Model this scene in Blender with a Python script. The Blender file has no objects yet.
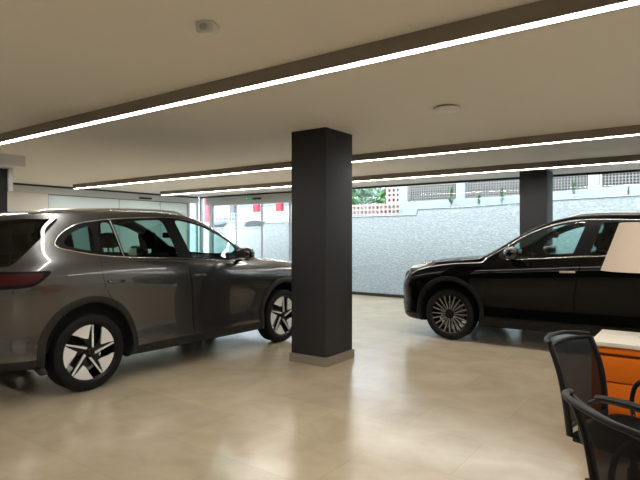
import bpy, bmesh, math, random
from mathutils import Vector, Matrix
from mathutils.bvhtree import BVHTree
from mathutils.interpolate import poly_3d_calc
random.seed(4)
PI = math.pi
scene = bpy.context.scene
COL = scene.collection

# ------------------------------------------------------------------ materials
def newmat(name):
    m = bpy.data.materials.new(name); m.use_nodes = True
    nt = m.node_tree; b = nt.nodes['Principled BSDF']
    return m, nt, b
def pbr(name, col, rough=.5, metal=0., coat=0., coat_rough=.03, spec=.5, emit=None, estr=0., bump=0., bscale=50., var=0., vscale=3.):
    m, nt, b = newmat(name)
    b.inputs['Base Color'].default_value = (*col, 1)
    b.inputs['Roughness'].default_value = rough
    b.inputs['Metallic'].default_value = metal
    b.inputs['Coat Weight'].default_value = coat
    b.inputs['Coat Roughness'].default_value = coat_rough
    b.inputs['Specular IOR Level'].default_value = spec
    if emit:
        b.inputs['Emission Color'].default_value = (*emit, 1); b.inputs['Emission Strength'].default_value = estr
    tc = nt.nodes.new('ShaderNodeTexCoord')
    if var > 0:
        n = nt.nodes.new('ShaderNodeTexNoise'); n.inputs['Scale'].default_value = vscale; n.inputs['Detail'].default_value = 6
        nt.links.new(tc.outputs['Object'], n.inputs['Vector'])
        mr = nt.nodes.new('ShaderNodeMapRange'); mr.inputs['To Min'].default_value = 1 - var; mr.inputs['To Max'].default_value = 1 + var
        nt.links.new(n.outputs['Fac'], mr.inputs['Value'])
        mx = nt.nodes.new('ShaderNodeVectorMath'); mx.operation = 'SCALE'; mx.inputs[0].default_value = col
        nt.links.new(mr.outputs[0], mx.inputs['Scale']); nt.links.new(mx.outputs[0], b.inputs['Base Color'])
    if bump > 0:
        n = nt.nodes.new('ShaderNodeTexNoise'); n.inputs['Scale'].default_value = bscale; n.inputs['Detail'].default_value = 5
        nt.links.new(tc.outputs['Object'], n.inputs['Vector'])
        bp = nt.nodes.new('ShaderNodeBump'); bp.inputs['Strength'].default_value = bump; bp.inputs['Distance'].default_value = .02
        nt.links.new(n.outputs['Fac'], bp.inputs['Height']); nt.links.new(bp.outputs[0], b.inputs['Normal'])
    return m
def glass(name, tint, refl=1.0, rough=0.0):
    m = bpy.data.materials.new(name); m.use_nodes = True; nt = m.node_tree; nt.nodes.clear()
    o = nt.nodes.new('ShaderNodeOutputMaterial'); t = nt.nodes.new('ShaderNodeBsdfTransparent'); t.inputs[0].default_value = (*tint, 1)
    g = nt.nodes.new('ShaderNodeBsdfGlossy'); g.inputs['Roughness'].default_value = rough; g.inputs[0].default_value = (refl, refl, refl, 1)
    f = nt.nodes.new('ShaderNodeFresnel'); f.inputs[0].default_value = 1.5
    mx = nt.nodes.new('ShaderNodeMixShader'); ge = nt.nodes.new('ShaderNodeNewGeometry')
    ma = nt.nodes.new('ShaderNodeMath'); ma.operation = 'SUBTRACT'; ma.inputs[0].default_value = 1; nt.links.new(ge.outputs['Backfacing'], ma.inputs[1])
    mu = nt.nodes.new('ShaderNodeMath'); mu.operation = 'MULTIPLY'; nt.links.new(ma.outputs[0], mu.inputs[0]); nt.links.new(f.outputs[0], mu.inputs[1])
    nt.links.new(mu.outputs[0], mx.inputs[0]); nt.links.new(t.outputs[0], mx.inputs[1]); nt.links.new(g.outputs[0], mx.inputs[2])
    nt.links.new(mx.outputs[0], o.inputs[0])
    return m
def emis(name, col, s):
    m = bpy.data.materials.new(name); m.use_nodes = True; nt = m.node_tree; nt.nodes.clear()
    o = nt.nodes.new('ShaderNodeOutputMaterial'); e = nt.nodes.new('ShaderNodeEmission')
    e.inputs[0].default_value = (*col, 1); e.inputs[1].default_value = s
    nt.links.new(e.outputs[0], o.inputs[0]); return m

def floor_mat():
    m, nt, b = newmat('floor_tile'); L = nt.links
    tc = nt.nodes.new('ShaderNodeTexCoord')
    br = nt.nodes.new('ShaderNodeTexBrick')
    br.inputs['Scale'].default_value = 1.0; br.inputs['Brick Width'].default_value = 1.2; br.inputs['Row Height'].default_value = .6
    br.inputs['Mortar Size'].default_value = .0022; br.inputs['Mortar Smooth'].default_value = .3; br.offset = .5
    br.inputs['Color1'].default_value = (.93, .93, .93, 1); br.inputs['Color2'].default_value = (1.05, 1.04, 1.02, 1); br.inputs['Mortar'].default_value = (.80, .79, .77, 1)
    L.new(tc.outputs['Object'], br.inputs['Vector'])
    n = nt.nodes.new('ShaderNodeTexNoise'); n.inputs['Scale'].default_value = 2.6; n.inputs['Detail'].default_value = 10; n.inputs['Roughness'].default_value = .62; n.inputs['Distortion'].default_value = .5
    L.new(tc.outputs['Object'], n.inputs['Vector'])
    cr = nt.nodes.new('ShaderNodeValToRGB')
    cr.color_ramp.elements[0].position = .3; cr.color_ramp.elements[0].color = (.40, .325, .22, 1)
    cr.color_ramp.elements[1].position = .72; cr.color_ramp.elements[1].color = (.52, .435, .31, 1)
    L.new(n.outputs['Fac'], cr.inputs[0])
    mx = nt.nodes.new('ShaderNodeMix'); mx.data_type = 'RGBA'; mx.blend_type = 'MULTIPLY'; mx.inputs['Factor'].default_value = 1
    L.new(cr.outputs[0], mx.inputs['A']); L.new(br.outputs['Color'], mx.inputs['B']); L.new(mx.outputs['Result'], b.inputs['Base Color'])
    n2 = nt.nodes.new('ShaderNodeTexNoise'); n2.inputs['Scale'].default_value = 5; n2.inputs['Detail'].default_value = 5
    L.new(tc.outputs['Object'], n2.inputs['Vector'])
    mr = nt.nodes.new('ShaderNodeMapRange'); mr.inputs['To Min'].default_value = .16; mr.inputs['To Max'].default_value = .235
    L.new(n2.outputs['Fac'], mr.inputs['Value']); L.new(mr.outputs[0], b.inputs['Roughness'])
    b.inputs['Specular IOR Level'].default_value = .6; b.inputs['IOR'].default_value = 1.75
    return m
def stone_mat():
    m, nt, b = newmat('retaining_stone'); L = nt.links
    tc = nt.nodes.new('ShaderNodeTexCoord'); mp = nt.nodes.new('ShaderNodeMapping'); mp.inputs['Scale'].default_value = (1, 1, 1.9)
    L.new(tc.outputs['Object'], mp.inputs[0])
    n = nt.nodes.new('ShaderNodeTexNoise'); n.inputs['Scale'].default_value = 15; n.inputs['Detail'].default_value = 10; n.inputs['Roughness'].default_value = .75
    L.new(mp.outputs[0], n.inputs['Vector'])
    v = nt.nodes.new('ShaderNodeTexVoronoi'); v.inputs['Scale'].default_value = 17
    L.new(mp.outputs[0], v.inputs['Vector'])
    ad = nt.nodes.new('ShaderNodeMath'); ad.operation = 'MULTIPLY_ADD'; ad.inputs[1].default_value = .35; L.new(v.outputs['Distance'], ad.inputs[0]); L.new(n.outputs['Fac'], ad.inputs[2])
    cr = nt.nodes.new('ShaderNodeValToRGB')
    cr.color_ramp.elements[0].position = .36; cr.color_ramp.elements[0].color = (.225, .25, .265, 1)
    cr.color_ramp.elements[1].position = .86; cr.color_ramp.elements[1].color = (.46, .49, .50, 1)
    L.new(ad.outputs[0], cr.inputs[0]); L.new(cr.outputs[0], b.inputs['Base Color'])
    bp = nt.nodes.new('ShaderNodeBump'); bp.inputs['Strength'].default_value = .45; bp.inputs['Distance'].default_value = .025
    L.new(ad.outputs[0], bp.inputs['Height']); L.new(bp.outputs[0], b.inputs['Normal']); b.inputs['Roughness'].default_value = .9
    return m
def mesh_fabric():
    # woven mesh: real small holes as a transparency pattern on the surface
    m, nt, b = newmat('chair_mesh'); L = nt.links
    b.inputs['Base Color'].default_value = (.004, .004, .005, 1); b.inputs['Roughness'].default_value = .8; b.inputs['Specular IOR Level'].default_value = .15
    t = nt.nodes.new('ShaderNodeBsdfTransparent'); mx = nt.nodes.new('ShaderNodeMixShader')
    tc = nt.nodes.new('ShaderNodeTexCoord'); ch = nt.nodes.new('ShaderNodeTexChecker'); ch.inputs['Scale'].default_value = 420
    L.new(tc.outputs['Object'], ch.inputs['Vector'])
    ma = nt.nodes.new('ShaderNodeMath'); ma.operation = 'MULTIPLY'; ma.inputs[1].default_value = .17; L.new(ch.outputs['Fac'], ma.inputs[0])
    L.new(ma.outputs[0], mx.inputs[0]); L.new(b.outputs[0], mx.inputs[1]); L.new(t.outputs[0], mx.inputs[2])
    L.new(mx.outputs[0], nt.nodes['Material Output'].inputs[0])
    return m

def translucent(name, col, f=.45):
    m, nt, b = newmat(name); b.inputs['Base Color'].default_value = (*col, 1); b.inputs['Roughness'].default_value = .4
    t = nt.nodes.new('ShaderNodeBsdfTranslucent'); t.inputs[0].default_value = (*col, 1); mx = nt.nodes.new('ShaderNodeMixShader'); mx.inputs[0].default_value = f
    nt.links.new(b.outputs[0], mx.inputs[1]); nt.links.new(t.outputs[0], mx.inputs[2]); nt.links.new(mx.outputs[0], nt.nodes['Material Output'].inputs[0]); return m
M = dict(
    floor=floor_mat(), stone=stone_mat(), cmesh=mesh_fabric(),
    ceil=pbr('ceiling_paint', (.77, .755, .725), .9, var=.02, vscale=.6),
    wall=pbr('wall_paint', (.62, .61, .58), .85),
    darkwall=pbr('dark_wall_paint', (.06, .06, .062), .8),
    fascia=pbr('grey_fascia', (.56, .59, .62), .6),
    warmpanel=pbr('warm_panel', (.78, .75, .69), .5),
    coolpanel=translucent('cool_panel', (.66, .70, .67), .32),
    seam_shadow=pbr('dark_seam_and_shadow', (.05, .055, .06), .6),  # panel joints, and the painted shadow line under the ceiling
    blackframe=pbr('black_frame', (.018, .018, .022), .45),
    greyframe=pbr('aluminium_frame', (.42, .45, .46), .4, metal=.3),
    darkcol=pbr('charcoal_column', (.013, .013, .0145), .6, bump=.05, bscale=120),
    skirt=pbr('beige_skirting', (.24, .20, .155), .45, var=.12, vscale=4),
    housing=pbr('light_housing', (.24, .215, .19), .6),
    led=emis('led_white', (1, .972, .92), 56.),
    white=pbr('white_plastic', (.75, .74, .72), .4),
    whitebox=pbr('white_trunking', (.85, .85, .86), .6),
    glass=glass('window_glass', (.93, .97, .975)),
    # cars
    greypaint=pbr('grey_car_paint', (.092, .091, .089), .27, metal=.85, coat=1.0, coat_rough=.025),
    blackpaint=pbr('black_car_paint', (.0012, .0012, .0013), .5, coat=.65, coat_rough=.02, spec=.0),
    clad=pbr('dark_cladding', (.013, .0125, .0125), .5, spec=.3),
    cladblack=pbr('black_cladding', (.004, .004, .004), .4, spec=.25),
    pillar=pbr('pillar_black', (.002, .002, .0022), .5, spec=.15),
    piano=pbr('gloss_black', (.004, .004, .005), .08, coat=1.),
    carglass=glass('car_side_glass', (.66, .81, .78)),
    privacy=glass('car_privacy_glass', (.30, .42, .41)),
    rearglass=glass('car_rear_glass', (.035, .035, .04)),
    chrome=pbr('chrome', (.75, .73, .70), .12, metal=1.),
    satin=pbr('satin_silver', (.62, .58, .52), .3, metal=1.),
    tyre=pbr('tyre_rubber', (.005, .005, .005), .7, spec=.25, bump=.1, bscale=80),
    wblack=pbr('wheel_black', (.003, .003, .003), .35, spec=.3),
    wsilver=pbr('wheel_silver', (.80, .80, .80), .35, metal=.25),
    wspoke=pbr('wheel_spoke_silver', (.40, .385, .37), .3, metal=.5),
    disc=pbr('brake_disc', (.30, .29, .28), .35, metal=1.),
    interior=pbr('car_interior', (.006, .006, .0065), .8, spec=.2),
    liner=pbr('wheel_liner', (.004, .004, .004), .9),
    redlens=pbr('red_lens', (.045, .002, .003), .4, spec=.15),
    clearlens=pbr('clear_lens', (.70, .72, .74), .2, metal=.3, coat=1.),
    amber=pbr('lamp_housing', (.05, .05, .055), .15, coat=1.),
    # furniture
    orange=pbr('orange_lacquer', (.60, .125, .003), .45, spec=.3),
    orange_shaded=pbr('orange_shadow_gap', (.20, .04, .004), .6),  # darker copy of the orange, with the shade between drawers painted in
    cream=pbr('cream_top', (.66, .60, .49), .5, var=.04, vscale=8),
    shade=pbr('lamp_shade', (.47, .395, .31), .9, emit=(.95, .68, .45), estr=.1),
    lampmetal=pbr('lamp_metal', (.62, .60, .58), .35, metal=.3),
    cplastic=pbr('chair_plastic', (.006, .006, .0065), .45, spec=.3, bump=.03, bscale=200),
    cfabric=pbr('seat_fabric', (.004, .004, .004), .9, spec=.1, bump=.2, bscale=300),
    cmetal=pbr('chair_black_metal', (.012, .012, .012), .18),
    # outside
    kerb=pbr('pale_render', (.33, .365, .39), .8),
    fence=pbr('breeze_block', (.23, .215, .20), .9, var=.15, vscale=6),
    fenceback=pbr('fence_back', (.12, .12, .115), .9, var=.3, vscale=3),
    pink=pbr('pink_block', (.44, .33, .31), .9, var=.12, vscale=5),
    ground=pbr('gravel', (.22, .22, .22), .95, var=.2, vscale=30),
    asphalt=pbr('asphalt', (.16, .16, .17), .9, var=.1, vscale=4),
    bwhite=pbr('white_render', (.62, .62, .64), .8),
    bred=pbr('red_panel', (.45, .03, .05), .6),
    bgrey=pbr('grey_glazing', (.22, .26, .30), .3),
    leaf=pbr('leaf_green', (.07, .16, .06), .7, var=.3, vscale=9),
    leafpale=pbr('leaf_pale', (.13, .21, .14), .7, var=.3, vscale=5),
    bark=pbr('bark', (.12, .09, .07), .9),
    green=pbr('exit_green', (.05, .30, .16), .5, emit=(.05, .5, .25), estr=.25),
    exitwhite=pbr('exit_white', (.75, .85, .78), .5),
)

# ------------------------------------------------------------------ helpers
def link(name, mesh, mat, parent=None, smooth=False, sharp=None):
    o = bpy.data.objects.new(name, mesh); COL.objects.link(o)
    if mat is not None: o.data.materials.append(mat)
    if parent: o.parent = parent
    if smooth:
        for p in mesh.polygons: p.use_smooth = True
        if sharp:
            mesh.set_sharp_from_angle(angle=math.radians(sharp))
    return o
def obj(name, bm, mat, parent=None, smooth=False, sharp=None):
    me = bpy.data.meshes.new(name); bm.normal_update(); bm.to_mesh(me); bm.free()
    return link(name, me, mat, parent, smooth, sharp)
def tag(o, label, cat, group=None, kind=None):
    o['label'] = label; o['category'] = cat
    if group: o['group'] = group
    if kind: o['kind'] = kind
    return o
def thing(name, label, cat, loc=(0, 0, 0), rz=0, group=None):
    o = bpy.data.objects.new(name, None); COL.objects.link(o); o.empty_display_size = .1
    o.location = loc; o.rotation_euler = (0, 0, rz)
    return tag(o, label, cat, group)
def structure(o): o['kind'] = 'structure'; return o
def box(bm, x0, x1, y0, y1, z0, z1, bev=0.):
    vs = [bm.verts.new((x, y, z)) for x in (x0, x1) for y in (y0, y1) for z in (z0, z1)]
    fs = []
    for q in ((0, 1, 3, 2), (4, 6, 7, 5), (0, 4, 5, 1), (2, 3, 7, 6), (0, 2, 6, 4), (1, 5, 7, 3)):
        fs.append(bm.faces.new([vs[i] for i in q]))
    if bev > 0:
        es = set(e for f in fs for e in f.edges)
        bmesh.ops.bevel(bm, geom=list(es), offset=bev, segments=2, profile=.6, affect='EDGES')
    return vs
def mkbox(name, x0, x1, y0, y1, z0, z1, mat, parent=None, bev=0.):
    bm = bmesh.new(); box(bm, x0, x1, y0, y1, z0, z1, bev)
    bmesh.ops.recalc_face_normals(bm, faces=bm.faces)
    return obj(name, bm, mat, parent, smooth=bev > 0, sharp=40)
def catmull(pts, n=6, closed=False):
    P = [Vector(p) for p in pts]; out = []; N = len(P)
    rng = range(N) if closed else range(N - 1)
    for i in rng:
        p0 = P[(i - 1) % N] if closed or i > 0 else P[0] * 2 - P[1]
        p1 = P[i]; p2 = P[(i + 1) % N]
        p3 = P[(i + 2) % N] if closed or i + 2 < N else P[-1] * 2 - P[-2]
        for k in range(n):
            t = k / n
            out.append(.5 * ((2 * p1) + (p2 - p0) * t + (2 * p0 - 5 * p1 + 4 * p2 - p3) * t * t + (3 * p1 - p0 - 3 * p2 + p3) * t ** 3))
    if not closed: out.append(P[-1].copy())
    return out
def sweep(bm, path, ra, rb=None, seg=10, closed=False, up=Vector((0, 0, 1)), cap=True):
    """elliptic tube along path; ra across, rb along 'up'; ra, rb may be functions of t"""
    n = len(path); rings = []
    for i, p in enumerate(path):
        p = Vector(p)
        a = Vector(path[(i + 1) % n]) if (closed or i < n - 1) else p
        b = Vector(path[i - 1]) if (closed or i > 0) else p
        T = (a - b).normalized(); S = T.cross(up)
        if S.length < 1e-4: S = T.cross(Vector((1, 0, 0)))
        S.normalize(); U = S.cross(T).normalized()
        t = i / max(1, n - 1)
        r1 = ra(t) if callable(ra) else ra
        r2 = (rb(t) if callable(rb) else rb) if rb is not None else r1
        rings.append([bm.verts.new(p + S * r1 * math.cos(2 * PI * k / seg) + U * r2 * math.sin(2 * PI * k / seg)) for k in range(seg)])
    for i in range(n if closed else n - 1):
        A, B = rings[i], rings[(i + 1) % n]
        for k in range(seg):
            bm.faces.new((A[k], A[(k + 1) % seg], B[(k + 1) % seg], B[k]))
    if cap and not closed:
        bm.faces.new(rings[0][::-1]); bm.faces.new(rings[-1])
def lathe(bm, prof, seg=48, axis='z', closed=False):
    rings = []
    for r, h in prof:
        ring = []
        for k in range(seg):
            a = 2 * PI * k / seg
            if axis == 'z': ring.append(bm.verts.new((r * math.cos(a), r * math.sin(a), h)))
            else: ring.append(bm.verts.new((r * math.cos(a), h, r * math.sin(a))))
        rings.append(ring)
    m = len(rings)
    for i in range(m if closed else m - 1):
        A, B = rings[i], rings[(i + 1) % m]
        for k in range(seg): bm.faces.new((A[k], A[(k + 1) % seg], B[(k + 1) % seg], B[k]))
    if not closed:
        if prof[0][0] > 1e-6: bm.faces.new(rings[0][::-1])
        if prof[-1][0] > 1e-6: bm.faces.new(rings[-1])
    bmesh.ops.remove_doubles(bm, verts=bm.verts, dist=1e-6)
    bmesh.ops.recalc_face_normals(bm, faces=bm.faces)
def pchip(keys):
    xs = [k[0] for k in keys]; ys = [k[1] for k in keys]; n = len(xs)
    h = [xs[i + 1] - xs[i] for i in range(n - 1)]; d = [(ys[i + 1] - ys[i]) / h[i] for i in range(n - 1)]
    m = [d[0]] + [0] * (n - 2) + [d[-1]]
    for i in range(1, n - 1):
        if d[i - 1] * d[i] > 0:
            w1 = 2 * h[i] + h[i - 1]; w2 = h[i] + 2 * h[i - 1]; m[i] = (w1 + w2) / (w1 / d[i - 1] + w2 / d[i])
    def f(x):
        if x <= xs[0]: return ys[0]
        if x >= xs[-1]: return ys[-1]
        i = 0
        while x > xs[i + 1]: i += 1
        t = (x - xs[i]) / h[i]
        return (2*t**3 - 3*t*t + 1) * ys[i] + (t**3 - 2*t*t + t) * h[i] * m[i] + (-2*t**3 + 3*t*t) * ys[i+1] + (t**3 - t*t) * h[i] * m[i+1]
    return f

# ------------------------------------------------------------------ the room
CH = 2.602          # ceiling height
XL, XR, YB, YF = -12.35, 5.0, -4.5, 10.9
structure(mkbox('floor', XL - .2, XR + .2, YB - .2, YF + .12, -.2, 0, M['floor']))
structure(mkbox('ceiling', XL - .2, XR + .2, YB - .2, YF + .12, CH, CH + .2, M['ceil']))
structure(mkbox('wall_right', XR, XR + .2, YB, YF, 0, CH, M['wall']))
structure(mkbox('wall_back', XL, XR, YB - .2, YB, 0, CH, M['darkwall']))
# left wall: near stretch, fascia and sliding panels
wl = structure(mkbox('wall_left', XL - .2, XL, YB, 6.31, 0, 2.40, M['warmpanel']))
structure(mkbox('trim_1', XL - .2, XL + .03, YB, 10.86, 2.40, 2.555, M['fascia']))
structure(mkbox('trim_shadow_line', XL - .2, XL + .0, YB, 10.86, 2.555, CH, M['seam_shadow']))  # dark strip paints in the shadow line below the ceiling
structure(mkbox('baseboard_left', XL, XL + .015, YB, 6.31, 0, .08, M['skirt']))
d = structure(mkbox('door_1', XL - .08, XL - .02, 6.33, 10.45, 2.385, 2.40, M['seam_shadow']))
for y0, y1 in ((6.33, 8.18), (8.20, 9.48), (9.50, 10.45)):
    mkbox('door_panel', XL - .07, XL - .03, y0, y1, 0.02, 2.385, M['coolpanel'], d)
for y in (6.31, 8.18, 9.48, 10.45):
    mkbox('panel_joint', XL - .075, XL - .025, y, y + .02, 0, 2.385, M['seam_shadow'] if y < 7 else M['greyframe'], d)
# glazed sliver beside the corner
w = structure(mkbox('window_1', XL - .08, XL, 10.47, 10.54, 0, 2.40, M['greyframe']))
mkbox('frame_post', XL - .08, XL, 10.78, 10.86, 0, 2.40, M['greyframe'], w)
mkbox('pane', XL - .045, XL - .035, 10.54, 10.78, .0, 2.40, M['glass'], w)

# window wall
def window(name, x0, x1, posts=()):
    bm = bmesh.new(); box(bm, x0, x1, YF, YF + .08, 2.56, CH); box(bm, x0, x1, YF, YF + .08, 0, .068)
    fr = structure(obj(name, bm, M['blackframe']))
    edges = [x0] + list(posts) + [x1]
    for a, b in zip(edges[:-1], edges[1:]):
        mkbox('pane', a + .004, b - .004, YF + .03, YF + .042, .068, 2.56, M['glass'], fr)
    return fr
wr = window('window_2', -8.0, XR, (-4.6, -2.3, .2, 2.6))
wr2 = window('window_3', XL + .0, -11.92)
mkbox('frame_post', XL + .0, XL + .10, YF, YF + .08, .068, 2.56, M['greyframe'], wr2)
# automatic entrance
ed = structure(mkbox('door_2', -11.92, -8.0, YF - .0, YF + .08, 2.555, CH, M['blackframe']))
mkbox('operator_box', -11.92, -8.0, YF - .12, YF + .1, 2.31, 2.555, M['greyframe'], ed, .006)
mkbox('door_post', -11.92, -11.80, YF - .0, YF + .08, 0, 2.31, M['greyframe'], ed)
mkbox('door_post', -8.08, -8.0, YF - .0, YF + .08, 0, 2.31, M['greyframe'], ed)
mkbox('threshold', -11.8, -8.08, YF, YF + .08, 0, .02, M['greyframe'], ed)
for a, b, yy in ((-11.80, -10.83, .05), (-10.83, -9.82, .02), (-9.82, -8.84, .02), (-8.84, -8.08, .05)):
    p = mkbox('door_leaf', a + .01, b - .01, YF + yy, YF + yy + .012, .05, 2.29, M['glass'], ed)
    bm = bmesh.new()
    for xx in (a + .012, b - .012): box(bm, xx - .011, xx + .011, YF + yy - .006, YF + yy + .018, .02, 2.31)
    box(bm, a, b, YF + yy - .006, YF + yy + .018, .02, .07)
    obj('leaf_frame', bm, M['greyframe'], p)
ex = tag(mkbox('exit_sign', -10.29, -10.03, YF - .15, YF - .122, 2.425, 2.50, M['green'], None, .003),
         'small green emergency exit sign on the grey header above the glass entrance doors', 'exit sign')
bm = bmesh.new(); box(bm, -10.26, -10.22, YF - .153, YF - .149, 2.44, 2.485)
box(bm, -10.20, -10.06, YF - .153, YF - .149, 2.456, 2.468)
for s in (-1, 1):
    v = [bm.verts.new(c) for c in ((-10.10, YF - .153, 2.462 + s * .022), (-10.06, YF - .153, 2.462), (-10.09, YF - .153, 2.462))]
    bm.faces.new(v)
obj('pictogram', bm, M['exitwhite'], ex)
tag(mkbox('motion_sensor', -9.99, -9.71, YF - .17, YF - .122, 2.42, 2.475, M['blackframe'], None, .012),
    'black door sensor on the entrance header right of the green exit sign', 'sensor')
tag(mkbox('motion_sensor', XL + .03, XL + .085, 8.75, 9.13, 2.425, 2.475, M['blackframe'], None, .012),
    'black door sensor on the pale fascia above the left sliding panels', 'sensor')

# columns
def column(x0, x1, y0, y1, label, skirt=True, top=CH):
    t = thing('column', label, 'column', ((x0 + x1) / 2, (y0 + y1) / 2, 0))
    a, b = (x1 - x0) / 2, (y1 - y0) / 2
    mkbox('shaft', -a, a, -b, b, 0, top, M['darkcol'], t, .004)
    if skirt:
        bm = bmesh.new(); k = .018
        for (p, q, r, s) in ((-a - k, a + k, -b - k, -b), (-a - k, a + k, b, b + k), (-a - k, -a, -b, b), (a, a + k, -b, b)):
            box(bm, p, q, r, s, 0, .098)
        obj('skirting', bm, M['skirt'], t)
    return t
column(-3.765, -3.29, 4.685, 5.225, 'charcoal square column with beige skirting standing in front of the grey car')
column(-2.66, -2.19, 9.935, 10.40, 'dark column by the window behind the black car')
column(-9.0, -8.525, 3.33, 3.74, 'dark column at the far left edge under the white bulkhead', True, 2.435)
# white trunking and pilaster at the left
t = thing('ceiling_bulkhead', 'white boxed bulkhead under the ceiling at the far left edge', 'bulkhead', (0, 0, 0))
mkbox('box_section', -12.3, -8.10, 3.3, 3.80, 2.44, CH, M['whitebox'], t)
mkbox('drop_section', -8.9, -8.48, 3.745, 3.80, 2.10, 2.44, M['whitebox'], t)

# linear lights
LG = 'linear ceiling lights'
def linear(x0, x1, y, label):
    t = thing('linear_light', label, 'ceiling light', ((x0 + x1) / 2, y, CH), 0, LG)
    a = (x1 - x0) / 2
    bm = bmesh.new()                      # inverted U channel, screwed to the ceiling
    box(bm, -a, a, 0, .012, -.098, 0); box(bm, -a, a, .078, .09, -.098, 0); box(bm, -a, a, .012, .078, -.03, 0)
    box(bm, -a, -a + .01, .012, .078, -.098, -.03); box(bm, a - .01, a, .012, .078, -.098, -.03)
    obj('housing', bm, M['housing'], t)
    mkbox('diffuser', -a + .012, a - .012, .013, .077, -.0965, -.075, M['led'], t)
    return t
linear(-11.5, 4.2, 2.80, 'nearest long linear ceiling light with white diffuser crossing in front of the central column')
linear(-11.68, 4.2, 6.53, 'middle long linear ceiling light passing behind the central column')
linear(-11.65, 4.2, 8.92, 'farthest long linear ceiling light closest to the window wall')
linear(-11.5, 4.2, -1.2, 'unseen long linear fill light added on the ceiling behind the camera position')  # added as fill, never in view

# detectors
t = thing('smoke_detector', 'round white smoke detector on the ceiling right of the central column', 'smoke detector', (-1.88, 4.61, CH))
bm = bmesh.new(); lathe(bm, [(0, -.045), (.06, -.045), (.105, -.036), (.118, -.022), (.118, -.012), (.1, -.012)], 40)
obj('cover', bm, M['white'], t, True, 35)
bm = bmesh.new(); lathe(bm, [(0, -.013), (.095, -.013), (.095, 0), (0, 0)], 40); obj('base_plate', bm, M['housing'], t, True, 35)
t = thing('motion_detector', 'small white box detector on the ceiling at the upper left', 'detector', (-2.23, 2.03, CH), math.radians(25)); t.scale = (1.6, 1.6, 1.3)
bm = bmesh.new()
vs = [bm.verts.new(c) for c in ((-.032, -.035, 0), (.032, -.035, 0), (.032, .04, 0), (-.032, .04, 0), (-.03, -.03, -.05), (.03, -.03, -.05), (.028, .022, -.035), (-.028, .022, -.035))]
for q in ((0, 1, 2, 3), (4, 7, 6, 5), (0, 4, 5, 1), (1, 5, 6, 2), (2, 6, 7, 3), (3, 7, 4, 0)): bm.faces.new([vs[i] for i in q])
bmesh.ops.bevel(bm, geom=bm.edges[:], offset=.004, segments=2, affect='EDGES'); bmesh.ops.recalc_face_normals(bm, faces=bm.faces)
obj('casing', bm, M['white'], t, True, 40)
mkbox('bracket', -.02, .02, -.02, .02, -.012, 0, M['white'], t)
bm = bmesh.new(); lathe(bm, [(0, 0), (.014, 0), (.016, .006), (0, .01)], 20, 'y')
o = obj('lens', bm, M['greyframe'], t, True, 35); o.location = (0, -.042, -.026)

# ------------------------------------------------------------------ cars
def mesh_solid(verts, faces, name='tmp'):
    me = bpy.data.meshes.new(name); me.from_pydata(verts, [], faces); me.update()
    bm = bmesh.new(); bm.from_mesh(me); bmesh.ops.recalc_face_normals(bm, faces=bm.faces); bm.to_mesh(me); bm.free()
    return me
zt = pchip([(-.93, .93), (-.915, 1.03), (-.88, 1.12), (-.83, 1.24), (-.76, 1.42), (-.70, 1.55), (-.66, 1.605), (-.55, 1.635), (-.2, 1.665), (.4, 1.695), (1.0, 1.70), (1.35, 1.665), (1.62, 1.58), (1.95, 1.40), (2.25, 1.215), (2.38, 1.155), (2.7, 1.125), (3.1, 1.08), (3.38, 1.005), (3.47, .96), (3.54, .90), (3.6, .80), (3.62, .74)])
zr = pchip([(-.93, .90), (-.90, 1.0), (-.85, 1.14), (-.78, 1.32), (-.72, 1.47), (-.66, 1.555), (-.55, 1.585), (-.2, 1.616), (.3, 1.642), (.9, 1.655), (1.25, 1.64), (1.5, 1.59), (1.78, 1.475), (2.1, 1.285), (2.27, 1.175), (2.4, 1.115), (2.7, 1.09), (3.1, 1.04), (3.38, .965), (3.47, .92), (3.54, .865), (3.6, .775), (3.62, .72)])
zs = pchip([(-.93, .85), (-.88, .97), (-.8, 1.08), (-.6, 1.17), (-.3, 1.215), (.2, 1.205), (1.1, 1.155), (2.0, 1.085), (2.35, 1.06), (2.7, 1.04), (3.1, .985), (3.38, .91), (3.47, .86), (3.54, .80), (3.6, .72), (3.62, .67)])
YR = pchip([(-.93, .60), (-.8, .66), (-.6, .665), (0, .68), (1.0, .68), (1.5, .675), (1.9, .715), (2.2, .77), (2.45, .81), (3.0, .81), (3.35, .765), (3.5, .70), (3.62, .52)])
WW = pchip([(-.93, .66), (-.915, .72), (-.88, .78), (-.8, .845), (-.65, .895), (-.4, .925), (0, .937), (1, .930), (2.5, .935), (2.95, .93), (3.2, .91), (3.38, .865), (3.48, .80), (3.55, .72), (3.6, .63), (3.62, .56)])
ZB = pchip([(-.93, .44), (-.9, .37), (-.82, .33), (-.6, .30), (-.4, .27), (0, .245), (2.7, .225), (3.2, .225), (3.45, .24), (3.56, .29), (3.62, .40)])
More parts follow.
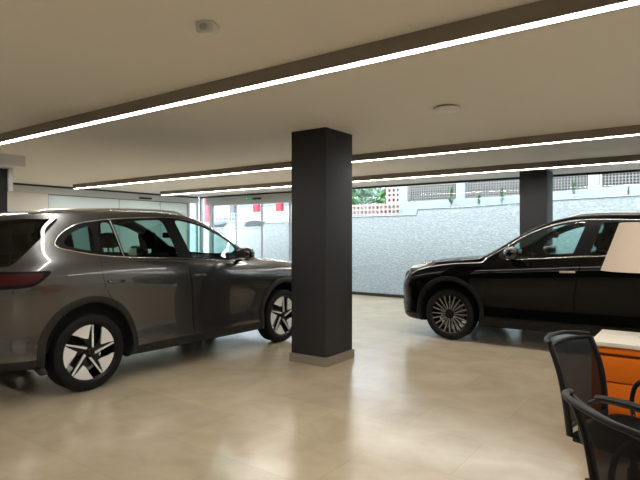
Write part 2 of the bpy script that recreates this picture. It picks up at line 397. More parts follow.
def section(x):
    W, R, b, s, r, t = WW(x), YR(x), ZB(x), zs(x), zr(x), zt(x)
    g = lambda a, c, k: a + (c - a) * k
    P = [(0, b), (W - .22, b), (W - .07, b + .008), (W - .03, b + .04), (W - .012, b + .12), (W - .028, b + .26),
         (W - .022, g(b, s, .50)), (W - .002, g(b, s, .74)), (W - .010, g(b, s, .88)), (W - .035, g(b, s, .97)), (W - .062, s + .012),
         (g(W - .062, R, .5) + .014, g(s, r, .5)), (g(W - .062, R, .86) + .014, g(s, r, .86)), (R - .01, r),
         (R - .06, g(r, t, .42) + .004), (R * .6, g(r, t, .84)), (R * .3, g(r, t, .97)), (0, t)]
    seg = [2, 3, 2, 2, 3, 3, 4, 3, 2, 2, 5, 5, 3, 3, 3, 3, 3]
    out = []
    for i in range(len(P) - 1):
        p0 = Vector(P[max(0, i - 1)]); p1 = Vector(P[i]); p2 = Vector(P[i + 1]); p3 = Vector(P[min(len(P) - 1, i + 2)])
        if i == 0: p0 = Vector((-P[1][0], P[1][1]))
        if i == len(P) - 2: p3 = Vector((-P[i][0], P[i][1]))
        # centripetal Catmull-Rom
        t0 = 0; t1 = t0 + max(1e-5, (p1 - p0).length) ** .5; t2 = t1 + max(1e-5, (p2 - p1).length) ** .5; t3 = t2 + max(1e-5, (p3 - p2).length) ** .5
        for k in range(seg[i]):
            u = t1 + (t2 - t1) * k / seg[i]
            A1 = p0 * ((t1 - u) / (t1 - t0)) + p1 * ((u - t0) / (t1 - t0)); A2 = p1 * ((t2 - u) / (t2 - t1)) + p2 * ((u - t1) / (t2 - t1)); A3 = p2 * ((t3 - u) / (t3 - t2)) + p3 * ((u - t2) / (t3 - t2))
            B1 = A1 * ((t2 - u) / (t2 - t0)) + A2 * ((u - t0) / (t2 - t0)); B2 = A2 * ((t3 - u) / (t3 - t1)) + A3 * ((u - t1) / (t3 - t1))
            out.append(B1 * ((t2 - u) / (t2 - t1)) + B2 * ((u - t1) / (t2 - t1)))
    out.append(Vector(P[-1])); return out
def body_solid():
    xs = [-.93, -.928, -.922, -.912, -.9, -.885, -.87, -.85, -.83, -.81, -.79, -.77, -.75, -.73, -.71, -.69, -.67, -.65, -.63, -.6, -.57, -.53, -.49, -.45]
    x = -.40
    while x < 3.2: xs.append(x); x += .045
    xs += [3.22, 3.26, 3.30, 3.34, 3.37, 3.40, 3.43, 3.455, 3.48, 3.50, 3.52, 3.54, 3.555, 3.57, 3.583, 3.594, 3.603, 3.611, 3.617, 3.62]
    verts = []; faces = []; N = None
    for x in xs:
        h = section(x); ring = [(x, p.x, p.y) for p in h] + [(x, -p.x, p.y) for p in h[-2:0:-1]]
        N = len(ring); verts += ring
    for i in range(len(xs) - 1):
        for k in range(N):
            faces.append((i * N + k, i * N + (k + 1) % N, (i + 1) * N + (k + 1) % N, (i + 1) * N + k))
    faces.append(tuple(range(N))); faces.append(tuple((len(xs) - 1) * N + k for k in range(N))[::-1])
    me = mesh_solid(verts, faces, 'body_solid')
    return me
SOLID = body_solid()
_bm = bmesh.new(); _bm.from_mesh(SOLID); _bm.normal_update()
BVH = BVHTree.FromBMesh(_bm)
_bm.verts.ensure_lookup_table(); _bm.faces.ensure_lookup_table()
SV = [v.co.copy() for v in _bm.verts]; SN = []
for v in _bm.verts:                      # vertex normals that ignore the end caps' size
    n = Vector((0, 0, 0))
    for f in v.link_faces:
        if len(f.verts) <= 4: n += f.normal * f.calc_area()
    SN.append(n.normalized())
SF = [[v.index for v in f.verts] for f in _bm.faces]; _bm.free()
def snormal(co):
    loc, nor, idx, dist = BVH.find_nearest(co)
    f = SF[idx]
    if len(f) > 4: return nor, dist
    w = poly_3d_calc([SV[i] for i in f], loc); n = Vector((0, 0, 0))
    for a, i in zip(w, f): n += SN[i] * a
    return (n.normalized() if n.length > 1e-6 else nor), dist
def prism(poly, axis, a, b):
    """closed prism from a 2-D polygon; axis 'y': (x,z), 'z': (x,y), 'x': (y,z)"""
    mk = {'y': lambda p, t: (p[0], t, p[1]), 'z': lambda p, t: (p[0], p[1], t), 'x': lambda p, t: (t, p[0], p[1])}[axis]
    n = len(poly); v = [mk(p, a) for p in poly] + [mk(p, b) for p in poly]
    f = [tuple(range(n))[::-1], tuple(range(n, 2 * n))] + [(k, (k + 1) % n, n + (k + 1) % n, n + k) for k in range(n)]
    return mesh_solid(v, f)
def boolean(me, cut, op):
    o = bpy.data.objects.new('tmp_a', me); c = bpy.data.objects.new('tmp_b', cut)
    COL.objects.link(o); COL.objects.link(c)
    m = o.modifiers.new('b', 'BOOLEAN'); m.operation = op; m.object = c; m.solver = 'EXACT'
    dg = bpy.context.evaluated_depsgraph_get(); dg.update()
    r = bpy.data.meshes.new_from_object(o.evaluated_get(dg))
    bpy.data.objects.remove(o); bpy.data.objects.remove(c); return r
def skin(me, off=0., side=None):
    """keep only faces lying on the body surface, push out, give clean normals"""
    bm = bmesh.new(); bm.from_mesh(me)
    kill = []
    for f in bm.faces:
        c = f.calc_center_median(); d = BVH.find_nearest(c)[3]
        nn, _ = snormal(c)
        if d > .004 or (side and c.y * side < 0) or abs(nn.dot(f.normal)) < .35 and d > .0015: kill.append(f)
    bmesh.ops.delete(bm, geom=kill, context='FACES')
    ns = []
    for v in bm.verts:
        n, _ = snormal(v.co); ns.append(n); 
    for v, n in zip(bm.verts, ns): v.co += n * off
    r = bpy.data.meshes.new('panel'); bm.to_mesh(r); bm.free()
    r.materials.clear()
    for p in r.polygons: p.use_smooth = True; p.material_index = 0
    r.normals_split_custom_set_from_vertices(ns)
    return r
def circle(cx, cz, r, n=40): return [(cx + r * math.cos(2 * PI * k / n), cz + r * math.sin(2 * PI * k / n)) for k in range(n)]
def rnd(poly, n=5, cuts=2):
    P = [Vector(p) for p in poly]
    for _ in range(cuts):
        Q = []
        for i in range(len(P)):
            a, b = P[i], P[(i + 1) % len(P)]
            L = (b - a).length; k = min(.25, .03 / max(L, 1e-6)) if _ == 0 else .25
            if _ > 0 and L > .06: k = min(.25, .012 / L)
            Q += [a + (b - a) * k, b - (b - a) * k]
        P = Q
    return [tuple(p) for p in P]
def inset(poly, d):
    P = [Vector(p) for p in poly]; n = len(P)
    A = sum(P[i].x * P[(i + 1) % n].y - P[(i + 1) % n].x * P[i].y for i in range(n))
    s = 1 if A > 0 else -1; out = []
    for i in range(n):
        a, b, c = P[i - 1], P[i], P[(i + 1) % n]
        e1 = (b - a).normalized(); e2 = (c - b).normalized()
        n1 = Vector((-e1.y, e1.x)) * s; n2 = Vector((-e2.y, e2.x)) * s
        m = (n1 + n2); m = m.normalized() if m.length > 1e-6 else n1
        out.append(tuple(b + m * (d / max(.4, m.dot(n1)))))
    return out
# side outlines, (x, z), measured on the photograph's cars
WB, WR = 2.77, .352
DLO = [(-.285, 1.335), (-.27, 1.385), (-.20, 1.45), (-.08, 1.515), (.10, 1.560), (.5, 1.600), (.95, 1.618), (1.2, 1.610), (1.5, 1.553), (1.8, 1.425), (1.98, 1.31), (2.10, 1.215), (2.11, 1.155), (2.02, 1.118), (1.7, 1.130), (1.13, 1.172), (.49, 1.205), (.10, 1.240), (-.20, 1.295)]
DLO = [tuple(p) for p in catmull([(*p, 0) for p in DLO], 3, True)]
DLO = [(p[0], p[1]) for p in DLO]
_k = max(range(len(DLO)), key=lambda i: DLO[i][0]); TRIM = [p for p in DLO[_k:] + DLO[:_k] if p[0] < 2.03]
WQ = [(-.22, 1.345), (-.18, 1.405), (-.07, 1.475), (.085, 1.52), (.075, 1.275), (-.14, 1.315)]
WR1 = [(.165, 1.553), (.285, 1.566), (.345, 1.228), (.135, 1.255)]
WR2 = [(.325, 1.57), (.92, 1.593), (1.05, 1.194), (.385, 1.226)]
WF = [(1.09, 1.596), (1.2, 1.588), (1.48, 1.532), (1.74, 1.425), (1.90, 1.325), (1.95, 1.28), (1.93, 1.136), (1.30, 1.178), (1.235, 1.187)]
DR = [(.125, 1.40), (.975, 1.40), (1.115, 1.17), (1.20, .70), (1.215, .315), (.50, .315), (.455, .50), (.30, .72), (.17, .86), (.11, 1.0), (.095, 1.2)]
DF = [(.99, 1.40), (1.7, 1.40), (2.13, 1.15), (2.20, 1.06), (2.275, .60), (2.26, .315), (1.223, .315), (1.208, .70), (1.123, 1.17)]
RG = [(-.20, 1.575), (-.62, 1.20), (-.68, 1.165), (-1.1, 1.165), (-1.1, 1.55), (-.66, 1.55), (-.5,1.568)]
TL = [(-.36, 1.120), (-.40, 1.075), (-.50, 1.000), (-.60, .985), (-1.1, .985), (-1.1, 1.13)]
def sym(half): return half + [(p[0], -p[1]) for p in half[::-1]]
WS = [(2.30, .12), (2.27, .42), (2.12, .67), (1.8, .625), (1.5, .60), (1.39, .40), (1.36, .12)]
WS = [(a, b) for a, b in WS] + [(a, -b) for a, b in WS[::-1]]
HD = [(2.40, .10), (2.37, .5), (2.27, .735), (2.7, .755), (3.1, .745), (3.27, .70), (3.38, .58), (3.44, .3), (3.45, .10)]
HD = HD + [(a, -b) for a, b in HD[::-1]]
PAN = {}
def build_panels():
    B = SOLID
    for cut in (prism(DLO, 'y', -1.2, 1.2), prism(rnd(DR), 'y', -1.2, 1.2), prism(rnd(DF), 'y', -1.2, 1.2),
                prism(RG, 'y', -1.2, 1.2), prism(WS, 'z', 1.0, 2.0), prism(rnd(HD), 'z', .93, 1.4)):
        B = boolean(B, cut, 'DIFFERENCE')
    for cx in (0, WB):
        for s in (-1, 1):
            B = boolean(B, prism(circle(cx, .385, .43, 48), 'y', s * .50, s * 1.2), 'DIFFERENCE')
    PAN['body'] = skin(B)
    for nm, p in (('rear', DR), ('front', DF)):
        b = boolean(SOLID, prism(inset(rnd(p), .0045), 'y', -1.2, 1.2), 'INTERSECT')
        b = boolean(b, prism(DLO, 'y', -1.2, 1.2), 'DIFFERENCE')
        for cx in (0, WB): b = boolean(b, prism(circle(cx, .385, .43, 48), 'y', -1.2, 1.2), 'DIFFERENCE')
        for s in (-1, 1): PAN['door_%s%d' % (nm, s)] = skin(b, 0, s)
    pl = boolean(SOLID, prism(DLO, 'y', -1.2, 1.2), 'INTERSECT')
    for k, p in (('quarter', WQ), ('vent', WR1), ('rearglass', WR2), ('frontglass', WF)):
        rp = rnd(p)
        pl = boolean(pl, prism(rp, 'y', -1.2, 1.2), 'DIFFERENCE')
        g = boolean(SOLID, prism(inset(rp, -.002), 'y', -1.2, 1.2), 'INTERSECT')
        for s in (-1, 1): PAN[k + str(s)] = skin(g, -.003, s)
    for s in (-1, 1): PAN['pillar%d' % s] = skin(pl, -.001, s)
    PAN['rg'] = skin(boolean(SOLID, prism(RG, 'y', -1.2, 1.2), 'INTERSECT'), -.002)
    PAN['ws'] = skin(boolean(SOLID, prism(WS, 'z', 1.0, 2.0), 'INTERSECT'), -.002)
    PAN['hood'] = skin(boolean(SOLID, prism(inset(rnd(HD), .0045), 'z', .93, 1.4), 'INTERSECT'), 0)
    PAN['tl'] = skin(boolean(SOLID, prism(rnd(TL), 'y', -1.2, 1.2), 'INTERSECT'), .004)
    lens = [(-.42, 1.103), (-.47, 1.045), (-.53, 1.015), (-1.1, 1.01), (-1.1, 1.11)]
    PAN['tlred'] = skin(boolean(SOLID, prism(rnd(lens), 'y', -1.2, 1.2), 'INTERSECT'), .007)
    # lower cladding band: sills and bumper bottoms
    lo = [(-1.1, .2), (3.8, .2), (3.8, .30), (3.2, .33), (2.2, .335), (.5, .335), (-.5, .37), (-1.1, .40)]
    c = boolean(SOLID, prism(lo, 'y', -1.2, 1.2), 'INTERSECT')
    for cx in (0, WB): c = boolean(c, prism(circle(cx, .385, .43, 48), 'y', -1.2, 1.2), 'DIFFERENCE')
    PAN['sill'] = skin(c, .005)
    for s in (-1, 1):
        # head lamp wrapping the front corner
        hl = [(2.97, 1.04), (3.06, .985), (3.26, .93), (3.8, .885), (3.8, .975), (3.40, .985), (3.20, 1.03)]
        m = boolean(SOLID, prism(rnd(hl), 'y', s * .35, s * 1.2), 'INTERSECT'); PAN['head%d' % s] = skin(m, .004, s)
        hs = [(3.08, 1.015), (3.25, .962), (3.8, .925), (3.8, .965), (3.38, .975), (3.24, 1.01)]
        m = boolean(SOLID, prism(hs, 'y', s * .40, s * 1.2), 'INTERSECT'); PAN['heads%d' % s] = skin(m, .007, s)
        dl = [(3.445, .86), (3.50, .90), (3.62, .88), (3.64, .52), (3.50, .44), (3.455, .48), (3.475, .62)]
        m = boolean(SOLID, prism(rnd(dl), 'y', s * .56, s * 1.2), 'INTERSECT'); PAN['drl%d' % s] = skin(m, .004, s)
    PAN['grille'] = skin(boolean(SOLID, prism(rnd([(-.56, .80), (.56, .80), (.60, .50), (.5, .42), (-.5, .42), (-.60, .50)]), 'x', 3.3, 3.9), 'INTERSECT'), .004)
build_panels()

def surf_y(x, z, s, off=0.):
    h = BVH.ray_cast(Vector((x, s * 2, z)), Vector((0, -s, 0)))
    if h[0] is None:
        return None
    n, _ = snormal(h[0]); return h[0] + n * off
def trim_strip(poly2, s, r1, r2, off, closed=True):
    pts = [surf_y(x, z, s, off) for x, z in poly2]; pts = [p for p in pts if p]
    bm = bmesh.new(); sweep(bm, pts, r1, r2, 8, closed, up=Vector((0, 1, 0))); return bm
def arch_ring(cx, s, n=44):
    """wheel-arch cladding with thickness: annulus projected on the side"""
    bm = bmesh.new(); rows = []
    a0, a1 = math.radians(-22), math.radians(202)
    for i in range(n + 1):
        a = a0 + (a1 - a0) * i / n; row = []
        for r, o in ((.427, -.03), (.427, .014), (.440, .020), (.470, .016), (.486, .010), (.490, -.004)):
            x, z = cx + r * math.cos(a), .385 + r * math.sin(a)
            z = max(z, .235)
            p = surf_y(x, max(z, .245), s)
            if p is None: p = Vector((x, s * .9, z))
            row.append(bm.verts.new((x, p.y + s * o, z)))
        rows.append(row)
    for i in range(n):
        for k in range(5): bm.faces.new((rows[i][k], rows[i][k + 1], rows[i + 1][k + 1], rows[i + 1][k]))
    bm.faces.new(rows[0]); bm.faces.new(rows[-1][::-1])
    bmesh.ops.recalc_face_normals(bm, faces=bm.faces); return bm
def polar(bm, pts, y0, y1):
    """flat plate from polar outline (r, deg) in the wheel plane, with thickness"""
    f = [bm.verts.new((r * math.cos(math.radians(a)), y1, r * math.sin(math.radians(a)))) for r, a in pts]
    b = [bm.verts.new((r * math.cos(math.radians(a)), y0, r * math.sin(math.radians(a)))) for r, a in pts]
    n = len(pts); bm.faces.new(f); bm.faces.new(b[::-1])
    for k in range(n): bm.faces.new((f[k], b[k], b[(k + 1) % n], f[(k + 1) % n]))
R0 = .252
def wheel_meshes(style):
    out = {}
    bm = bmesh.new()
    t = [(.266, .095), (.276, .108), (.30, .115), (.328, .110), (.343, .098), (.350, .075)]
    for g in (.05, .0, -.05): t += [(.352, g + .018), (.346, g + .012), (.346, g + .004), (.352, g - .002)]
    t += [(.350, -.085), (.335, -.105), (.30, -.113), (.275, -.108), (.262, -.095), (.26, 0)]
    lathe(bm, t, 64, 'y', True); out['tyre'] = (bm, M['tyre'])
    bm = bmesh.new(); lathe(bm, [(.254, .104), (.258, .098), (.250, .09), (.236, .07), (.228, 0), (.226, -.09), (.250, -.1), (.244, -.1), (.220, -.09), (.222, 0), (.230, .075), (.244, .097)], 64, 'y', True)
    bmesh.ops.scale(bm, vec=(1.055, 1, 1.055), verts=bm.verts)
    out['rim'] = (bm, M['wblack'])
    bm = bmesh.new(); lathe(bm, [(.2625, .098), (.2665, .101), (.2665, .094), (.2625, .090)], 64, 'y', True); out['rim_lip'] = (bm, M['wspoke'])
    bm = bmesh.new(); lathe(bm, [(0, -.03), (.17, -.03), (.17, -.018), (.08, -.015), (.07, .02), (0, .025)], 48, 'y'); out['brake_disc'] = (bm, M['disc'])
    bm = bmesh.new(); bs = bmesh.new()
    if style == 'blade':
        for k in range(5):
            a = 72 * k + 1
            # silver wing at the rim, tapering inwards and swept
            polar(bs, [(.243, a - 27), (.2445, a - 15), (.245, a), (.2445, a + 12), (.243, a + 21), (.205, a + 18), (.120, a + 10), (.130, a - 2), (.19, a - 19)], .070, .088)
            # thin silver edge running from the wing to the hub
            polar(bs, [(.235, a + 22), (.236, a + 25), (.05, a + 62), (.045, a + 40)], .074, .090)
            # black spoke beneath
            polar(bm, [(.235, a - 20), (.24, a), (.235, a + 26), (.15, a + 30), (.05, a + 70), (.04, a + 10), (.12, a - 8)], .045, .072)
        polar(bm, [(.045, d) for d in range(0, 360, 20)], .04, .082)
    else:
        for k in range(10):
            a = 36 * k + 8
            for sgn in (-1, 1):
                polar(bs, [(.245, a + sgn * 9 - 1.7), (.245, a + sgn * 9 + 1.7), (.06, a + sgn * 7 + 4), (.06, a + sgn * 7 - 4)], .076, .088)
                polar(bm, [(.247, a + sgn * 9 - 4.2), (.247, a + sgn * 9 + 4.2), (.05, a + sgn * 7 + 12), (.05, a + sgn * 7 - 12)], .045, .077)
        polar(bm, [(.07, d) for d in range(0, 360, 15)], .04, .086)
    for q in (bm, bs): bmesh.ops.scale(q, vec=(1.055, 1, 1.055), verts=q.verts); bmesh.ops.recalc_face_normals(q, faces=q.faces)
    out['spoke_frame'] = (bm, M['wblack']); out['spoke_facing'] = (bs, M['wsilver'] if style == 'blade' else M['wspoke'])
    bm = bmesh.new(); lathe(bm, [(0, .094), (.022, .094), (.028, .088), (.028, .07), (0, .07)], 32, 'y'); out['hub_cap'] = (bm, M['wblack'])
    return out
def make_car(label, style, paint, clad, rearglass, loc, rz):
    t = thing('car', label, 'car', loc, rz)
    body = link('body', PAN['body'].copy(), paint, t)
    def add(nm, key, mat, par=t):
        return link(nm, PAN[key].copy(), mat, par)
    add('hood', 'hood', paint)
    add('windshield', 'ws', M['carglass']); add('rear_window', 'rg', M['rearglass'])
    tl = add('tail_light', 'tl', M['pillar']); tl['label'] = 'dark glossy tail light bar wrapping the rear corner'; add('red_lens', 'tlred', M['redlens'], tl)
    add('sill_cladding', 'sill', clad)
    g = add('grille', 'grille', M['cladblack'])
    bm = bmesh.new()
    for z in (.50, .56, .62, .68, .74):
        pts = []
        for k in range(13):
            y = -.5 + k / 12.; h = BVH.ray_cast(Vector((5, y, z)), Vector((-1, 0, 0)))
            if h[0]: pts.append(h[0] + Vector((.006, 0, 0)))
        sweep(bm, pts, .006, .004, 6)
    obj('grille_bar', bm, M['chrome'], g)
    for s in (-1, 1):
        df = add('door', 'door_front%d' % s, paint); dr = add('door', 'door_rear%d' % s, paint)
        add('pillar_trim', 'pillar%d' % s, M['pillar'])
        add('side_window', 'frontglass%d' % s, M['carglass'], df)
        add('side_window', 'rearglass%d' % s, rearglass, dr); add('side_window', 'vent%d' % s, rearglass, dr)
        add('quarter_window', 'quarter%d' % s, rearglass)
        obj('window_divider', trim_strip([(.303 + .063 * k / 8, 1.572 - .35 * k / 8) for k in range(9)], s, .007, .004, .003, False), M['housing'], dr, True)
        obj('window_trim', trim_strip(TRIM, s, .006, .004, .002, False), M['chrome'] , t, True)
        obj('roof_rail', roof_rail(s), M['satin'], t, True)
        hl = add('headlight', 'head%d' % s, M['amber']); add('light_strip', 'heads%d' % s, M['clearlens'], hl)
        add('daytime_light', 'drl%d' % s, M['clearlens'])
        for cx in (0, WB):
            obj('wheel_arch', arch_ring(cx, s), clad, t, True, 40)
            bm = bmesh.new(); lathe(bm, [(.001, .50), (.424, .50), (.424, .905)], 40, 'y')
            bmesh.ops.delete(bm, geom=[f for f in bm.faces if len(f.verts) > 4], context='FACES')
            if s < 0: bmesh.ops.scale(bm, vec=(1, -1, 1), verts=bm.verts)
            bmesh.ops.translate(bm, vec=(cx, 0, .385), verts=bm.verts)
            bmesh.ops.delete(bm, geom=[v for v in bm.verts if v.co.z < .2], context='VERTS')
            obj('wheel_liner', bm, M['liner'], t, True, 40)
        # handles
        for hx in (1.36, .33):
            p = surf_y(hx, .985, s, 0); q = surf_y(hx - .17, .99, s, 0)
            bm = bmesh.new(); pts = [p + (q - p) * k / 8 + Vector((0, s * (.006 + .018 * math.sin(PI * k / 8)), 0)) for k in range(9)]
            sweep(bm, pts, .009, .013, 8, up=Vector((0, 0, 1)))
            obj('door_handle', bm, paint if style == 'blade' else M['satin'], df if hx > 1 else dr, True, 40)
        # mirror
        bm = bmesh.new(); bmesh.ops.create_uvsphere(bm, u_segments=24, v_segments=14, radius=1)
        for v in bm.verts:
            x, y, z = v.co; f = lambda a, e: math.copysign(abs(a) ** e, a)
            x, y, z = f(x, .7), f(y, .75), f(z, .75)
            v.co = ((1.875 + x * (.115 if x > 0 else .08)), s * (1.045 + y * .12 + x * -.02), 1.195 + z * (.078 + .012 * y) + .01)
        m = obj('mirror', bm, M['piano'] if style != 'blade' else M['piano'], t, True)
        m['label'] = 'gloss black wing mirror'
        bm = bmesh.new(); sweep(bm, [(1.93, s * .85, 1.12), (1.92, s * .92, 1.125), (1.90, s * 1.0, 1.16)], .035, .018, 10); obj('mirror_stalk', bm, M['piano'], m, True)
        bm = bmesh.new(); box(bm, 1.793, 1.797, s * 1.045 - .085, s * 1.045 + .085, 1.145, 1.25, .0015)
        obj('mirror_glass', bm, M['chrome'], m)
    if ('w' + style) not in PAN:
        PAN['w' + style] = {}
        for k, (bm, m) in wheel_meshes(style).items():
            me = bpy.data.meshes.new(k); bmesh.ops.recalc_face_normals(bm, faces=bm.faces); bm.to_mesh(me); bm.free()
            me.materials.append(m)
            for p in me.polygons: p.use_smooth = True
            me.set_sharp_from_angle(angle=math.radians(32)); PAN['w' + style][k] = me
    for cx in (0, WB):
        for s in (-1, 1):
            e = bpy.data.objects.new('wheel', PAN['w' + style]['tyre']); COL.objects.link(e); e.parent = t
            e.location = (cx, s * .80, WR); e.rotation_euler = (0, (.06 if cx else 0) if style == 'blade' else .3, 0 if s > 0 else PI)
            for k, me in PAN['w' + style].items():
                if k == 'tyre': continue
                c = bpy.data.objects.new(k, me); COL.objects.link(c); c.parent = e
    # interior
    def seat(x, y, w=.25):
        bm = bmesh.new(); box(bm, x - .02, x + .5, y - w, y + w, .52, .68, .05); st = obj('car_seat', bm, M['interior'], t, True, 60)
        bm = bmesh.new(); box(bm, -.07, .07, -w + .01, w - .01, 0, .60, .05)
        bmesh.ops.rotate(bm, verts=bm.verts, cent=(0, 0, 0), matrix=Matrix.Rotation(math.radians(-16), 3, 'Y')); bmesh.ops.translate(bm, verts=bm.verts, vec=(x, y, .64)); obj('backrest', bm, M['interior'], st, True, 60)
        return st
    def headrest(st, x, y):
        bm = bmesh.new(); box(bm, -.045, .045, -.125, .125, .0, .19, .04)
        for a in (-.05, .05): box(bm, -.008, .008, a - .006, a + .006, -.09, .02)
        bmesh.ops.rotate(bm, verts=bm.verts, cent=(0, 0, 0), matrix=Matrix.Rotation(math.radians(-12), 3, 'Y')); bmesh.ops.translate(bm, verts=bm.verts, vec=(x - .20, y, 1.275)); obj('headrest', bm, M['interior'], st, True, 60)
    for y in (-.38, .38): headrest(seat(1.22, y), 1.22, y)
    st = seat(.22, 0, .66)
    for y in (-.42, 0, .42): headrest(st, .22, y)
    bm = bmesh.new(); box(bm, -.6, 2.4, -.72, .72, .36, .42); obj('cabin_floor', bm, M['interior'], t)
    bm = bmesh.new(); box(bm, 1.82, 2.3, -.76, .76, .7, 1.075, .06); obj('dashboard', bm, M['interior'], t, True, 60)
    bm = bmesh.new(); box(bm, -.62, -.1, -.72, .72, .4, 1.12, .03); obj('load_cover', bm, M['interior'], t)
    bm = bmesh.new(); box(bm, 1.2, 2.0, -.12, .12, .42, .86, .04); obj('centre_console', bm, M['interior'], t)
    bm = bmesh.new(); pts = [(0, .18 * math.cos(2 * PI * k / 32), .18 * math.sin(2 * PI * k / 32)) for k in range(32)]; sweep(bm, pts, .014, closed=True, up=Vector((1, 0, 0)))
    box(bm, -.01, .02, -.17, .17, -.03, .03); box(bm, -.01, .2, -.05, .05, -.05, .05)
    bmesh.ops.rotate(bm, verts=bm.verts, cent=(0, 0, 0), matrix=Matrix.Rotation(math.radians(24), 3, 'Y')); bmesh.ops.translate(bm, verts=bm.verts, vec=(1.72, .38, 1.02)); obj('steering_wheel', bm, M['interior'], t, True, 40)
    bm = bmesh.new(); box(bm, -.02, .02, -.12, .12, -.035, .035, .015); bmesh.ops.translate(bm, verts=bm.verts, vec=(1.60, 0, 1.43)); box(bm, 1.60, 1.62, -.01, .01, 1.44, 1.52); obj('rear_view_mirror', bm, M['interior'], t, True, 40)
    for s in (-1, 1):       # inner trims so the cabin reads dark
        bm = bmesh.new(); box(bm, -.5, 2.2, s * .80 - .02, s * .80 + .02, .4, 1.08); obj('door_card', bm, M['interior'], t)
    bm = bmesh.new(); mk = []
    n = 24
    for i in range(n):
        x = -.5 + 1.85 * i / (n - 1); row = []
        for k in range(9):
            y = -1 + k / 4.; row.append(bm.verts.new((x, y * (YR(x) - .04), zr(x) - .045 + (zt(x) - zr(x)) * (1 - y * y))))
        mk.append(row)
    for i in range(n - 1):
        for k in range(8): bm.faces.new((mk[i][k], mk[i][k + 1], mk[i + 1][k + 1], mk[i + 1][k]))
    obj('headliner', bm, M['interior'], t, True)
    return t
def roof_rail(s):
    bm = bmesh.new(); pts = []
    for k in range(25):
        x = -.42 + 1.75 * k / 24; lift = .024 * min(1, k / 2, (24 - k) / 2) - .004
        y = YR(x) - .055; h = BVH.ray_cast(Vector((x, s * y, 3)), Vector((0, 0, -1)))
        pts.append((x, s * y, h[0].z + lift))
    sweep(bm, pts, .014, .011, 8); return bm
CARG = make_car('grey suv with black and silver bladed wheels parked behind the central column', 'blade', M['greypaint'], M['clad'], M['privacy'], (-5.44, 2.71, 0), PI / 2)
CARB = make_car('glossy black suv with fine spoked wheels parked by the window on the right', 'spoke', M['blackpaint'], M['cladblack'], M['privacy'], (-.01, 7.80, 0), PI)

# ------------------------------------------------------------------ desk, lamp, chairs
t = thing('desk', 'orange drawer desk with cream top at the right edge', 'desk', (.3, 3.885, 0))
mkbox('desk_top', -.85, .85, -.25, .255, .745, .77, M['cream'], t, .002)
bm = bmesh.new()
for x in (-.845, .81): box(bm, x, x + .035, -.235, .245, 0.03, .742)
box(bm, -.81, .81, .21, .245, .2, .742); box(bm, -.81, .81, -.22, .21, .335, .36)
obj('carcass', bm, M['orange'], t)
mkbox('top_rail', -.81, .81, -.243, -.21, .705, .742, M['orange'], t)
mkbox('shadow_gap', -.81, .81, -.225, -.20, .36, .705, M['orange_shaded'], t)
for z0, z1 in ((.535, .685), (.355, .526)):
    for x0, x1 in ((-.808, -.003), (.003, .808)):
        dr = mkbox('drawer', x0, x1, -.243, -.222, z0, z1, M['orange'], t, .002)
for x in (-.84, .815):
    for y in (-.22, .22): mkbox('foot', x, x + .025, y - .012, y + .012, 0, .03, M['lampmetal'], t)
t = thing('table_lamp', 'table lamp with cream drum shade standing on the orange desk', 'lamp', (-.285, 3.94, .771))
bm = bmesh.new(); lathe(bm, [(0, 0), (.035, 0), (.035, .006), (.012, .010), (0, .012)], 40); obj('base', bm, M['lampmetal'], t, True, 30)
bm = bmesh.new(); lathe(bm, [(.012, .008), (.012, .62), (0, .62)], 20); obj('pole', bm, M['lampmetal'], t, True, 40)
bm = bmesh.new(); lathe(bm, [(.246, .425), (.138, .735), (.136, .735), (.244, .425)], 64, closed=True); obj('lamp_shade', bm, M['shade'], t, True, 40)
bm = bmesh.new()
for k in range(3):
    a = 2 * PI * k / 3; sweep(bm, [(0, 0, .61), (.145 * math.cos(a), .145 * math.sin(a), .70)], .003)
obj('shade_ring', bm, M['lampmetal'], t)
bm = bmesh.new(); bmesh.ops.create_uvsphere(bm, u_segments=16, v_segments=12, radius=.035); bmesh.ops.translate(bm, verts=bm.verts, vec=(0, 0, .60)); obj('bulb', bm, M['white'], t, True)

